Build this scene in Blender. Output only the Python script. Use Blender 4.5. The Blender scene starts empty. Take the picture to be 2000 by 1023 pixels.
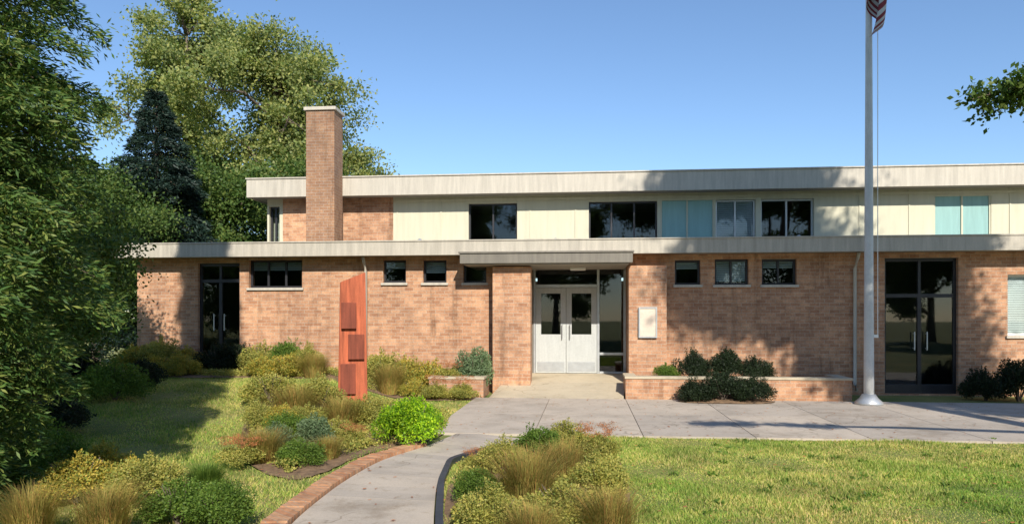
import bpy, bmesh, math, random
import numpy as np
from mathutils import Vector, Matrix
S = bpy.context.scene; COL = S.collection
R = math.radians
rng = np.random.default_rng(7); random.seed(7)

# ------------------------------------------------------------------ camera
F = 1444.0; HZ = 620.0; EYE = 1.7          # focal length in photo pixels, horizon row
cam = bpy.data.cameras.new('camera'); co = bpy.data.objects.new('camera', cam); COL.objects.link(co); S.camera = co
co.location = (0, 0, EYE); co.rotation_euler = (R(90), 0, 0)
cam.sensor_width = 36; cam.lens = 36*F/2000; cam.shift_y = (HZ-511.5)/2000; cam.clip_start = .05; cam.clip_end = 3000
# ------------------------------------------------------------------ light
SUN_EL = R(33); SUN_AZ = math.atan2(-.20, 1)   # light travels towards (-.20, 1)
w = bpy.data.worlds.new('World'); S.world = w; w.use_nodes = True
sk = w.node_tree.nodes.new('ShaderNodeTexSky'); sk.sky_type = 'NISHITA'; sk.sun_disc = False
sk.sun_elevation = SUN_EL; sk.sun_rotation = math.atan2(.20, -1)
sk.air_density = 1.0; sk.dust_density = .15; sk.ozone_density = 4.6
w.node_tree.links.new(sk.outputs[0], w.node_tree.nodes['Background'].inputs[0])
w.node_tree.nodes['Background'].inputs[1].default_value = .125
l = bpy.data.lights.new('sun', 'SUN'); l.energy = 4.8; l.angle = R(.55); l.color = (1, .93, .82)
lo = bpy.data.objects.new('sun', l); COL.objects.link(lo)
ld = Vector((-.20, 1, 0)).normalized()*math.cos(SUN_EL) + Vector((0, 0, -math.sin(SUN_EL)))
lo.rotation_euler = ld.to_track_quat('-Z', 'Y').to_euler()
S.view_settings.view_transform = 'Standard'; S.view_settings.look = 'None'; S.view_settings.exposure = .42
S.cycles.max_bounces = 6; S.cycles.transparent_max_bounces = 12

# ------------------------------------------------------------------ materials
def newmat(name):
    m = bpy.data.materials.new(name); m.use_nodes = True; nt = m.node_tree
    return m, nt, nt.nodes['Principled BSDF']
def N(nt, t, **k):
    n = nt.nodes.new(t)
    for a, b in k.items(): setattr(n, a, b)
    return n
def rampn(nt, src, stops):
    r = N(nt, 'ShaderNodeValToRGB'); cr = r.color_ramp
    while len(cr.elements) < len(stops): cr.elements.new(.5)
    for e, (p, c) in zip(cr.elements, stops): e.position = p; e.color = (*c, 1)
    nt.links.new(src, r.inputs[0]); return r.outputs[0]
def noise(nt, scale, detail=4, vec=None, rough=.6):
    n = N(nt, 'ShaderNodeTexNoise'); n.inputs['Scale'].default_value = scale; n.inputs['Detail'].default_value = detail
    n.inputs['Roughness'].default_value = rough
    if vec is None:
        tc = N(nt, 'ShaderNodeTexCoord'); vec = tc.outputs['Object']
    nt.links.new(vec, n.inputs['Vector']); return n.outputs[0]
def mixc(nt, f, a, b, mode='MIX'):
    m = N(nt, 'ShaderNodeMix', data_type='RGBA', blend_type=mode)
    for s, v in ((m.inputs[0], f), (m.inputs[6], a), (m.inputs[7], b)):
        if hasattr(v, 'is_output'): nt.links.new(v, s)
        elif isinstance(v, (int, float)): s.default_value = v
        else: s.default_value = (*v, 1)
    return m.outputs[2]
def bump(nt, b, src, strength=.4, dist=.01):
    n = N(nt, 'ShaderNodeBump'); n.inputs['Strength'].default_value = strength; n.inputs['Distance'].default_value = dist
    nt.links.new(src, n.inputs['Height']); nt.links.new(n.outputs[0], b.inputs['Normal'])
def worn(name, c, var=.18, scale=3, rough=.7, metal=0, streak=False, bmp=.15):
    """painted or plain surface with large soft wear and fine grain"""
    m, nt, b = newmat(name)
    tc = N(nt, 'ShaderNodeTexCoord'); vec = tc.outputs['Object']
    if streak:
        mp = N(nt, 'ShaderNodeMapping'); mp.inputs['Scale'].default_value = (4, 4, .35)
        nt.links.new(vec, mp.inputs[0]); vec = mp.outputs[0]
    n1 = noise(nt, scale, 6, vec); n2 = noise(nt, 60, 3)
    lo_ = tuple(x*(1-var) for x in c); hi = tuple(min(1, x*(1+var*.6)) for x in c)
    c1 = rampn(nt, n1, [(.3, lo_), (.7, hi)])
    c2 = mixc(nt, .12, c1, rampn(nt, n2, [(.3, (.1, .1, .1)), (.7, (.9, .9, .9))]), 'OVERLAY')
    nt.links.new(c2, b.inputs['Base Color']); b.inputs['Roughness'].default_value = rough; b.inputs['Metallic'].default_value = metal
    bump(nt, b, n2, bmp, .004); return m
def brick(name, c1, c2, mortar, bw=.21, bh=.075):
    m, nt, b = newmat(name)
    tc = N(nt, 'ShaderNodeTexCoord'); sx = N(nt, 'ShaderNodeSeparateXYZ'); nt.links.new(tc.outputs['Object'], sx.inputs[0])
    ad = N(nt, 'ShaderNodeMath', operation='ADD'); nt.links.new(sx.outputs[0], ad.inputs[0]); nt.links.new(sx.outputs[1], ad.inputs[1])
    cb = N(nt, 'ShaderNodeCombineXYZ'); nt.links.new(ad.outputs[0], cb.inputs[0]); nt.links.new(sx.outputs[2], cb.inputs[1])
    bt = N(nt, 'ShaderNodeTexBrick'); nt.links.new(cb.outputs[0], bt.inputs['Vector'])
    bt.inputs['Scale'].default_value = 1; bt.inputs['Brick Width'].default_value = bw; bt.inputs['Row Height'].default_value = bh
    bt.inputs['Mortar Size'].default_value = .006; bt.inputs['Mortar Smooth'].default_value = .3; bt.inputs['Bias'].default_value = 0
    bt.inputs['Color1'].default_value = (*c1, 1); bt.inputs['Color2'].default_value = (*c2, 1); bt.inputs['Mortar'].default_value = (*mortar, 1)
    big = rampn(nt, noise(nt, .9, 5), [(.3, (.72, .72, .74)), (.7, (1.08, 1.04, 1.0))])
    fin = rampn(nt, noise(nt, 26, 2), [(.3, (.8, .78, .76)), (.75, (1.1, 1.1, 1.1))])
    mp = N(nt, 'ShaderNodeMapping'); mp.inputs['Scale'].default_value = (2.2, 2.2, .28); nt.links.new(tc.outputs['Object'], mp.inputs[0])
    st = rampn(nt, noise(nt, 1.6, 6, mp.outputs[0], .7), [(.34, (.66, .64, .62)), (.47, (1, 1, 1)), (.62, (1, 1, 1)), (.74, (1.16, 1.17, 1.2))])
    per = rampn(nt, noise(nt, 5.2, 1), [(.3, (.86, .82, .8)), (.5, (1, 1, 1)), (.72, (1.1, 1.12, 1.14))])
    col = mixc(nt, 1, mixc(nt, 1, mixc(nt, 1, mixc(nt, 1, bt.outputs[0], big, 'MULTIPLY'), fin, 'MULTIPLY'), st, 'MULTIPLY'), per, 'MULTIPLY')
    nt.links.new(col, b.inputs['Base Color']); b.inputs['Roughness'].default_value = .88
    bump(nt, b, bt.outputs[1], -.6, .006); return m
def leafmat(name, cols, trans=.35, rough=.55):
    m, nt, b = newmat(name)
    g = N(nt, 'ShaderNodeNewGeometry')
    c = rampn(nt, g.outputs['Random Per Island'], [(i/(max(1, len(cols)-1)), x) for i, x in enumerate(cols)])
    big = rampn(nt, noise(nt, 1.6, 3), [(.35, (.7, .72, .7)), (.65, (1.15, 1.12, 1.05))])
    c = mixc(nt, 1, c, big, 'MULTIPLY')
    nt.links.new(c, b.inputs['Base Color']); b.inputs['Roughness'].default_value = rough
    b.inputs['Specular IOR Level'].default_value = .3
    t = N(nt, 'ShaderNodeBsdfTranslucent'); nt.links.new(mixc(nt, 1, c, (1.1, 1.2, .6), 'MULTIPLY'), t.inputs[0])
    mx = N(nt, 'ShaderNodeMixShader'); mx.inputs[0].default_value = trans
    nt.links.new(b.outputs[0], mx.inputs[1]); nt.links.new(t.outputs[0], mx.inputs[2])
    nt.links.new(mx.outputs[0], nt.nodes['Material Output'].inputs[0]); return m
def grassmix(m):
    nt = m.node_tree; b = nt.nodes['Principled BSDF']; src = b.inputs['Base Color'].links[0].from_socket
    v = rampn(nt, noise(nt, .5, 5), [(.34, (.62, .82, .6)), (.48, (.98, .98, .98)), (.60, (1.22, 1.04, 1.3)), (.72, (1.45, 1.12, 1.6))])
    c = mixc(nt, 1, src, v, 'MULTIPLY'); nt.links.new(c, b.inputs['Base Color'])
def glassmat(name, tint=(.84, .88, .89)):
    m, nt, b = newmat(name)
    tr = N(nt, 'ShaderNodeBsdfTransparent'); tr.inputs[0].default_value = (*tint, 1)
    gl = N(nt, 'ShaderNodeBsdfGlossy'); gl.inputs['Roughness'].default_value = .02
    fr = N(nt, 'ShaderNodeFresnel'); fr.inputs[0].default_value = 1.5
    bm = N(nt, 'ShaderNodeBump'); bm.inputs['Strength'].default_value = .015; bm.inputs['Distance'].default_value = .02
    nt.links.new(noise(nt, 1.3, 1), bm.inputs['Height']); nt.links.new(bm.outputs[0], gl.inputs['Normal'])
    mx = N(nt, 'ShaderNodeMixShader'); nt.links.new(fr.outputs[0], mx.inputs[0])
    nt.links.new(tr.outputs[0], mx.inputs[1]); nt.links.new(gl.outputs[0], mx.inputs[2])
    nt.links.new(mx.outputs[0], nt.nodes['Material Output'].inputs[0]); return m

M = {}
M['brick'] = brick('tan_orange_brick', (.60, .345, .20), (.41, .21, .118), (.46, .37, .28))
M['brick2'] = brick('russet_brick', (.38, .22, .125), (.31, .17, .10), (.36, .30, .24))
M['cream'] = worn('cream_panel', (.54, .515, .385), .10, 2, .6, streak=True)
M['fascia'] = worn('pale_fascia', (.47, .43, .36), .18, 3, .6, streak=True)
M['gutter'] = worn('weathered_gutter_paint', (.43, .39, .32), .2, 3, .55, streak=True)
M['teal'] = worn('pale_teal_panel', (.24, .42, .40), .12, 3, .45, streak=True)
M['grey_paint'] = worn('grey_canopy_paint', (.165, .148, .12), .22, 3, .55, streak=True)
M['soffit'] = worn('soffit_board', (.34, .31, .26), .15, 4, .8)
M['alu'] = worn('brushed_aluminium', (.50, .52, .53), .12, 6, .38, .6)
M['dark_frame'] = worn('dark_bronze_frame', (.035, .035, .04), .2, 5, .4, .3)
M['door'] = worn('pale_grey_door', (.46, .48, .47), .10, 4, .45, streak=True)
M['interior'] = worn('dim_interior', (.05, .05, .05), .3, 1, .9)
M['blind'] = worn('pale_blind', (.62, .68, .68), .1, 9, .7)
M['glass'] = glassmat('window_glass')
M['roofing'] = worn('gravel_roofing', (.30, .28, .26), .3, 8, .95, bmp=.6)
M['pole'] = worn('satin_pole', (.56, .57, .56), .12, 5, .4, 0)
M['rust'] = worn('rust_steel', (.42, .105, .045), .5, 4, .85, streak=True, bmp=.5)
M['rust_dark'] = worn('dark_rust_steel', (.21, .05, .025), .4, 5, .85, streak=True, bmp=.5)
M['black_steel'] = worn('black_steel_edging', (.06, .07, .085), .3, 6, .5, .4)
M['edge_brick'] = brick('edging_brick', (.50, .24, .12), (.58, .33, .18), (.40, .32, .24), .1, .21)
M['white'] = worn('white_paint', (.80, .80, .76), .08, 4, .5)
M['notice'] = worn('notice_paper', (.62, .52, .42), .12, 8, .7)
M['bark'] = worn('bark', (.13, .10, .075), .5, 9, .95, streak=True, bmp=1)
M['brass'] = worn('gilt_ball', (.6, .45, .15), .1, 5, .3, .9)
M['letter'] = worn('dark_lettering', (.05, .06, .09), .1, 5, .6)

M['flag_white'] = worn('flag_white', (.50, .50, .50), .1, 5, .9)
M['m_flag_red'] = worn('flag_red', (.20, .03, .04), .1, 5, .9)
def groundmat():
    m, nt, b = newmat('lawn_soil')
    a = rampn(nt, noise(nt, .55, 6), [(.32, (.13, .19, .04)), (.5, (.25, .255, .07)), (.68, (.36, .31, .11))])
    f = rampn(nt, noise(nt, 45, 4), [(.3, (.55, .55, .5)), (.7, (1.25, 1.25, 1.15))])
    nt.links.new(mixc(nt, 1, a, f, 'MULTIPLY'), b.inputs['Base Color']); b.inputs['Roughness'].default_value = 1
    bump(nt, b, noise(nt, 40, 4), .9, .03); return m
M['lawn'] = groundmat()
def concretemat(name, c):
    m, nt, b = newmat(name)
    a = rampn(nt, noise(nt, 1.1, 6), [(.28, tuple(x*.74 for x in c)), (.5, c), (.75, tuple(min(1, x*1.1) for x in c))])
    st = rampn(nt, noise(nt, 6, 5, rough=.8), [(.30, (.78, .74, .68)), (.45, (1, 1, 1))])
    f = rampn(nt, noise(nt, 120, 3), [(.3, (.85, .85, .85)), (.7, (1.1, 1.1, 1.1))])
    g = N(nt, 'ShaderNodeNewGeometry'); sl = rampn(nt, g.outputs['Random Per Island'], [(0, (.84, .84, .85)), (.5, (1, .99, .98)), (1, (1.08, 1.06, 1.03))])
    tc = N(nt, 'ShaderNodeTexCoord'); wv = N(nt, 'ShaderNodeVectorMath', operation='ADD'); nn = N(nt, 'ShaderNodeTexNoise'); nn.inputs['Scale'].default_value = 2.2; nt.links.new(tc.outputs['Object'], nn.inputs['Vector'])
    nt.links.new(tc.outputs['Object'], wv.inputs[0]); nt.links.new(nn.outputs['Color'], wv.inputs[1])
    vo = N(nt, 'ShaderNodeTexVoronoi', feature='DISTANCE_TO_EDGE'); vo.inputs['Scale'].default_value = .42; nt.links.new(wv.outputs[0], vo.inputs['Vector'])
    cr = rampn(nt, vo.outputs[0], [(0, (.55, .53, .5)), (.003, (.72, .7, .67)), (.006, (1, 1, 1))])
    blot = rampn(nt, noise(nt, .7, 7, rough=.75), [(.36, (.76, .73, .69)), (.46, (1, 1, 1)), (.6, (1, 1, 1)), (.68, (1.07, 1.06, 1.05))])
    c0 = mixc(nt, 1, mixc(nt, 1, a, st, 'MULTIPLY'), f, 'MULTIPLY')
    msk = rampn(nt, noise(nt, .45, 2), [(.5, (1, 1, 1)), (.56, (0, 0, 0))]); cr = mixc(nt, msk, cr, (1, 1, 1))
    for q in (sl, cr, blot): c0 = mixc(nt, 1, c0, q, 'MULTIPLY')
    nt.links.new(c0, b.inputs['Base Color'])
    b.inputs['Roughness'].default_value = .9; bump(nt, b, noise(nt, 120, 3), .4, .004); return m
M['concrete'] = concretemat('weathered_concrete', (.46, .40, .33))
M['apron'] = concretemat('warm_concrete', (.50, .43, .31))
M['mulch'] = worn('bark_mulch', (.20, .125, .07), .5, 14, 1, bmp=1.0)

L = {}
L['conifer'] = leafmat('dark_conifer_needles', [(0.0375, 0.088, 0.0241), (0.0728, 0.147, 0.0362), (0.124, 0.196, 0.0441), (0.208, 0.235, 0.0602)], .25)
L['maple'] = leafmat('light_tree_leaves', [(0.152, 0.223, 0.0794), (0.279, 0.335, 0.111), (0.431, 0.424, 0.143), (0.202, 0.268, 0.128)], .45)
L['dense'] = leafmat('dense_tree_leaves', [(0.0547, 0.109, 0.0274), (0.0911, 0.163, 0.0365), (0.155, 0.201, 0.0456)], .35)
L['blue'] = leafmat('blue_spruce_needles', [(.012, .028, .022), (.02, .045, .035), (.03, .055, .04)], .15)
L['lime'] = leafmat('lime_leaves', [(0.117, 0.25, 0.02), (0.182, 0.338, 0.03), (0.295, 0.52, 0.0203), (0.463, 0.705, 0.027), (0.59, 0.742, 0.0405)], .45)
L['olive'] = leafmat('olive_leaves', [(0.229, 0.254, 0.0635), (0.381, 0.381, 0.0889), (0.558, 0.457, 0.127), (0.254, 0.331, 0.0761)], .35)
L['gold'] = leafmat('golden_leaves', [(0.473, 0.36, 0.0567), (0.624, 0.454, 0.0945), (0.34, 0.36, 0.0756), (0.227, 0.284, 0.0567)], .35)
L['green'] = leafmat('mid_green_leaves', [(0.0784, 0.149, 0.0267), (0.142, 0.238, 0.0372), (0.204, 0.283, 0.052)], .4)
L['grass'] = leafmat('grass_blades', [(0.17, 0.32, 0.0565), (0.32, 0.434, 0.0849), (0.51, 0.51, 0.133), (0.641, 0.566, 0.226), (0.264, 0.415, 0.066)], .4, .7)
grassmix(L['grass'])
L['sedge'] = leafmat('tawny_grass_blades', [(0.281, 0.276, 0.0648), (0.456, 0.307, 0.0972), (0.228, 0.259, 0.0567), (0.527, 0.259, 0.0972)], .3, .7)
L['rustflower'] = leafmat('rust_flower_heads', [(0.394, 0.14, 0.0594), (0.506, 0.212, 0.0832), (0.315, 0.129, 0.0713)], .2, .9)
L['sage'] = leafmat('sage_leaves', [(0.13, 0.208, 0.104), (0.208, 0.286, 0.156), (0.117, 0.169, 0.078)], .35)
L['darkshrub'] = leafmat('yew_needles', [(.012, .022, .010), (.02, .035, .014), (.03, .05, .018)], .2)

# ------------------------------------------------------------------ object helpers
def link(o, parent=None):
    COL.objects.link(o)
    if parent: o.parent = parent
    return o
def thing(name, label, cat, loc=(0, 0, 0), rz=0, group=None):
    o = bpy.data.objects.new(name, None); o.empty_display_size = .2; link(o); o.location = loc; o.rotation_euler = (0, 0, rz)
    o['label'] = label; o['category'] = cat
    if group: o['group'] = group
    return o
def tag(o, label, cat, group=None):
    o['label'] = label; o['category'] = cat
    if group: o['group'] = group
    return o
class MB:
    def __init__(s): s.v = []; s.f = []; s.m = []
    def box(s, x0, x1, y0, y1, z0, z1, mi=0):
        n = len(s.v); s.v += [(x, y, z) for z in (z0, z1) for y in (y0, y1) for x in (x0, x1)]
        s.f += [tuple(n+i for i in q) for q in ((0, 2, 3, 1), (4, 5, 7, 6), (0, 1, 5, 4), (2, 6, 7, 3), (0, 4, 6, 2), (1, 3, 7, 5))]; s.m += [mi]*6
    def poly_prism(s, pts, z0, z1):
        n = len(s.v); k = len(pts)
        s.v += [(x, y, z0) for x, y in pts]+[(x, y, z1) for x, y in pts]
        s.f += [tuple(range(n+k-1, n-1, -1)), tuple(range(n+k, n+2*k))]; s.m += [0, 0]
        for i in range(k): j = (i+1) % k; s.f.append((n+i, n+j, n+k+j, n+k+i)); s.m.append(0)
    def tube(s, pts, rad, seg=10, cap=True):
        n0 = len(s.v); pts = [Vector(p) for p in pts]
        for i, p in enumerate(pts):
            d = (pts[min(i+1, len(pts)-1)]-pts[max(i-1, 0)]).normalized()
            a = d.orthogonal().normalized() if abs(d.z) < .9 else Vector((1, 0, 0)).cross(d).normalized()
            b = d.cross(a); r = rad[i] if hasattr(rad, '__len__') else rad
            for k in range(seg):
                t = 2*math.pi*k/seg; s.v.append(tuple(p+a*math.cos(t)*r+b*math.sin(t)*r))
        for i in range(len(pts)-1):
            for k in range(seg):
                j = (k+1) % seg; q = n0+i*seg
                s.f.append((q+k, q+j, q+seg+j, q+seg+k)); s.m.append(0)
        if cap:
            s.f.append(tuple(n0+k for k in range(seg-1, -1, -1))); s.f.append(tuple(n0+(len(pts)-1)*seg+k for k in range(seg))); s.m += [0, 0]
    def build(s, name, mats, parent=None, bev=0, smooth=False):
        me = bpy.data.meshes.new(name); me.from_pydata(s.v, [], s.f)
        for m in (mats if isinstance(mats, (list, tuple)) else [mats]): me.materials.append(m)
        me.polygons.foreach_set('material_index', s.m)
        bm = bmesh.new(); bm.from_mesh(me); bmesh.ops.recalc_face_normals(bm, faces=bm.faces); bm.to_mesh(me); bm.free()
        if smooth: me.polygons.foreach_set('use_smooth', [True]*len(me.polygons))
        o = bpy.data.objects.new(name, me); link(o, parent)
        if bev:
            b = o.modifiers.new('bevel', 'BEVEL'); b.width = bev; b.segments = 2; b.limit_method = 'ANGLE'
        return o
def struct(name, mb, m): o = mb.build(name, m); o['kind'] = 'structure'; return o

def leaves_mesh(name, P, D, ln, wd, mat, tri=False, spread=.9):
    """one mesh of leaf-sized quads at points P, growing roughly along D"""
    n = len(P); rn = rng.normal(size=(n, 3)); d = D+spread*rn; d /= np.linalg.norm(d, axis=1)[:, None]+1e-9
    t = np.cross(d, rng.normal(size=(n, 3))); t /= np.linalg.norm(t, axis=1)[:, None]+1e-9
    s = rng.uniform(.65, 1.3, (n, 1)); Lh = ln*s; W = wd*s
    if tri:
        V = np.stack([P-t*W/2, P+t*W/2, P+d*Lh], 1); k = 3
    else:
        V = np.stack([P, P+d*Lh*.5+t*W/2, P+d*Lh, P+d*Lh*.5-t*W/2], 1); k = 4
    return raw_mesh(name, V.reshape(-1, 3), n, k, mat)
def raw_mesh(name, V, n, k, mat):
    me = bpy.data.meshes.new(name); me.vertices.add(n*k); me.vertices.foreach_set('co', np.ascontiguousarray(V, dtype=np.float32).ravel())
    me.loops.add(n*k); me.loops.foreach_set('vertex_index', np.arange(n*k, dtype=np.int32))
    me.polygons.add(n); me.polygons.foreach_set('loop_start', np.arange(0, n*k, k, dtype=np.int32))
    me.update(calc_edges=True); me.materials.append(mat); return me

# ------------------------------------------------------------------ terrain
def sst(t): t = np.clip(t, 0, 1); return t*t*(3-2*t)
def gz(x, y):
    x = np.asarray(x, float); y = np.asarray(y, float)
    return .42*sst((y-8.5)/6.5)*sst((-x-1.9)/2.2)*sst((30-y)/8)
def gpt(px, py):           # photo pixel on flat ground
    Y = F*EYE/(py-HZ); return ((px-1000)/F*Y, Y)
xs = np.unique(np.concatenate([np.linspace(-14, 14, 141), np.array([-900, -300, -120, -60, -35, -22, -17, 17, 22, 35, 60, 120, 300, 900])]))
ys = np.unique(np.concatenate([np.linspace(-4, 20, 121), np.array([-300, -100, -40, -15, -8, 24, 30, 40, 60, 120, 300, 900])]))
GX, GY = np.meshgrid(xs, ys); GZ = gz(GX, GY)
mb = MB(); mb.v = list(zip(GX.ravel().tolist(), GY.ravel().tolist(), GZ.ravel().tolist())); nx = len(xs)
mb.f = [(j*nx+i, j*nx+i+1, (j+1)*nx+i+1, (j+1)*nx+i) for j in range(len(ys)-1) for i in range(nx-1)]; mb.m = [0]*len(mb.f)
o = struct('ground', mb, M['lawn']); o.data.polygons.foreach_set('use_smooth', [True]*len(o.data.polygons))

# building frame: wall plane passes (0,17) and comes nearer to the right
TH = math.atan(.1); c_, s_ = math.cos(TH), math.sin(TH)
def bx(px, d=0):
    u = (px-1000)/F; return (u*(17+d*c_)-d*s_)/(c_+u*s_)
def bY(px, d=0): return 17-bx(px, d)*s_+d*c_
def bz(px, py, d=0): return EYE+(HZ-py)/F*bY(px, d)
def bw(x, d, z=0): return Vector((x*c_+d*s_, 17-x*s_+d*c_, z))
ROT = -TH

# walks
wk = MB(); J = .012
# strip walk: slabs between the lawn and the planters, running parallel to the building
xa = bx(905, -3.2); x = xa
while x < 16:
    wk.box(x, x+1.55-J, -6.35, -4.05-J, -.1, .035); wk.box(x, x+1.55-J, -4.05, -1.62, -.1, .035); x += 1.55
o = struct('walkway', wk, M['concrete']); o.location = (0, 17, 0); o.rotation_euler = (0, 0, ROT)
# ramp apron up to the doors
FL = .34
ap = MB(); xl0, xl1 = bx(955, -1.6), bx(1218, -1.6); xr0, xr1 = bx(1010, 1.3), bx(1222, 1.3)
def ramp(a, b):
    def pt(t, side):
        y = -1.60+t*2.9; z = .035+(FL-.035)*min(1, t/.72)
        x = (xl0+(xr0-xl0)*t) if side == 0 else (xl1+(xr1-xl1)*t)
        return x, y, z
    for t0, t1 in zip(np.linspace(a, b, 5)[:-1], np.linspace(a, b, 5)[1:]):
        t1 -= .004 if t1 < b else 0
        n = len(ap.v); q = [pt(t0, 0), pt(t0, 1), pt(t1, 1), pt(t1, 0)]
        ap.v += [(p[0], p[1], -.1) for p in q]+q
        ap.f += [(n+3, n+2, n+1, n), (n+4, n+5, n+6, n+7)]+[(n+i, n+(i+1) % 4, n+4+(i+1) % 4, n+4+i) for i in range(4)]; ap.m += [0]*6
ramp(0, 1)
o = struct('entrance_ramp', ap, M['apron']); o.location = (0, 17, 0); o.rotation_euler = (0, 0, ROT)

# garden path towards the camera, a ribbon of slabs
Lp = [gpt(*p) for p in ((390, 1250), (572, 1023), (662, 950), (745, 901), (835, 875), (900, 846))]
Rp = [gpt(*p) for p in ((855, 1250), (846, 1023), (852, 950), (872, 905), (960, 878), (1075, 866))]
def resamp(P, n):
    P = np.array(P); d = np.r_[0, np.cumsum(np.linalg.norm(np.diff(P, axis=0), axis=1))]; t = np.linspace(0, d[-1], n)
    out = np.stack([np.interp(t, d, P[:, i]) for i in (0, 1)], 1)
    for _ in range(3): out[1:-1] = (out[:-2]+2*out[1:-1]+out[2:])/4
    return out
LP, RP = resamp(Lp, 29), resamp(Rp, 29)
pm = MB()
for i in range(28):
    g = .008 if i % 4 == 3 else 0
    a, b, c, d = LP[i], RP[i], RP[i+1], LP[i+1]; c = b+(c-b)*(1-g*4); d = a+(d-a)*(1-g*4)
    n = len(pm.v); q = [a, b, c, d]
    pm.v += [(p[0], p[1], -.1) for p in q]+[(p[0], p[1], .03) for p in q]
    pm.f += [(n+4, n+5, n+6, n+7)]+[(n+k, n+(k+1) % 4, n+4+(k+1) % 4, n+4+k) for k in range(4)]; pm.m += [0]*5
struct('garden_path', pm, M['concrete'])
def ribbon(mb, P, w0, w1, z0, z1, step=0):
    P = np.array(P); T = np.gradient(P, axis=0); T /= np.linalg.norm(T, axis=1)[:, None]; Nn = np.stack([-T[:, 1], T[:, 0]], 1)
    A, B = P+Nn*w0, P+Nn*w1
    for i in range(len(P)-1):
        jit = random.uniform(-.006, .006); g = step
        a, b, c, d = A[i], B[i], B[i+1]*(1-g)+B[i]*g, A[i+1]*(1-g)+A[i]*g; n = len(mb.v)
        mb.v += [(p[0], p[1], z0) for p in (a, b, c, d)]+[(p[0], p[1], z1+jit*(step > 0)) for p in (a, b, c, d)]
        mb.f += [(n+4, n+5, n+6, n+7)]+[(n+k, n+(k+1) % 4, n+4+(k+1) % 4, n+4+k) for k in range(4)]; mb.m += [0]*5
eb = MB(); ribbon(eb, resamp(Lp[:5], 64), .01, .22, -.1, .065, .08)
tag(eb.build('brick_edging', M['edge_brick']), 'row of orange bricks laid along the left edge of the pale path', 'edging')
sb = MB(); ribbon(sb, resamp(Rp[:5], 60), -.08, -.015, -.1, .075)
tag(sb.build('steel_edging', M['black_steel']), 'dark steel edging along the right side of the path', 'edging')
# mulch beds lie as slightly raised sheets
def bed(pts, name, z=.02):
    pts = np.array(pts, float)
    for _ in range(3): q = np.roll(pts, -1, 0); pts = np.stack([pts*.75+q*.25, pts*.25+q*.75], 1).reshape(-1, 2)
    c = pts.mean(0); mb = MB(); n = len(pts); K = 8
    for k in range(K+1):
        for p in pts:
            q = c+(p-c)*k/K; mb.v.append((q[0], q[1], float(gz(q[0], q[1]))+z+.05*(1-(k/K)**2)+random.uniform(-.008, .008)))
    for k in range(K):
        for i in range(n):
            j = (i+1) % n; mb.f.append((k*n+i, k*n+j, (k+1)*n+j, (k+1)*n+i)); mb.m.append(0)
    o = struct(name, mb, M['mulch'])
bed([gpt(*p) for p in ((470, 905), (560, 945), (640, 925), (700, 890), (820, 868), (880, 846), (895, 812), (760, 792), (560, 795), (470, 840))], 'planting_bed')
bed([gpt(*p) for p in ((862, 1023), (880, 925), (960, 888), (1080, 872), (1190, 880), (1230, 930), (1230, 1023), (1200, 1200), (880, 1200))], 'planting_bed')
bl = [bw(bx(p, d), d) for p, d in ((240, -.15), (500, -.1), (750, -.1), (955, -.1), (950, -1.5), (900, -2.2), (740, -2.2), (500, -2.0), (250, -2.1))]
bed([(v.x, v.y) for v in bl], 'planting_bed')

bl = [bw(bx(p, d), d) for p, d in ((1322, -1.6), (1400, -1.55), (1510, -1.6), (1518, -2.2), (1420, -2.35), (1325, -2.2))]
bed([(v.x, v.y) for v in bl], 'planting_bed', .045)

# ------------------------------------------------------------------ the building
B = thing('school_building', 'low two-level brick building with cream upper storey, flat roofs and a brick chimney', 'building', (0, 17, 0), ROT)
T = .3
def wall(name, x0, x1, z0, z1, y, ops, mat, t=T):
    xs = sorted({x0, x1, *[v for o in ops for v in o[:2]]}); zs = sorted({z0, z1, *[v for o in ops for v in o[2:4]]})
    mb = MB()
    for a, b in zip(xs[:-1], xs[1:]):
        z = z0
        for cc, dd in zip(zs[:-1], zs[1:]):
            mx, mz = (a+b)/2, (cc+dd)/2
            if not any(o[0] < mx < o[1] and o[2] < mz < o[3] for o in ops): mb.box(a, b, y, y+t, cc, dd)
    return mb.build(name, mat, B)
def window(x0, x1, z0, z1, y, mull=1, blind=0, mat='alu', sill=True, trans=0, inner='interior'):
    f = MB(); w_ = .045; yy = y+.10
    f.box(x0, x1, yy, yy+.07, z0, z0+w_); f.box(x0, x1, yy, yy+.07, z1-w_, z1)
    f.box(x0, x0+w_, yy, yy+.07, z0+w_, z1-w_); f.box(x1-w_, x1, yy, yy+.07, z0+w_, z1-w_)
    for k in range(1, mull+1):
        xm = x0+(x1-x0)*k/(mull+1); f.box(xm-w_/2, xm+w_/2, yy+.004, yy+.066, z0+w_, z1-w_)
    if trans: f.box(x0+w_, x1-w_, yy+.006, yy+.062, z0+trans-.02, z0+trans+.02)
    o = f.build('window', M[mat], B, .004)
    g = MB(); g.box(x0+w_*.6, x1-w_*.6, yy+.03, yy+.036, z0+w_*.6, z1-w_*.6); g.build('pane', M['glass'], o)
    if blind:
        bm_ = MB(); z = z1-w_; zb = z1-(z1-z0)*blind
        while z > zb: bm_.box(x0+w_, x1-w_, yy+.075, yy+.09, z-.046, z-.004); z -= .05
        bm_.build('blind', M['white' if mat == 'white' else 'blind'], o)
    if sill:
        s = MB(); s.box(x0-.04, x1+.04, y-.05, y+.1, z0-.06, z0-.002); s.build('sill', M['fascia'], o, .004)
    return o
H1, H1t = 3.12, 3.42
XL = bx(268); XR = 16.0
xd0, xd1 = bx(1030, 0), bx(1228, 0)        # entrance recess
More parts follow.
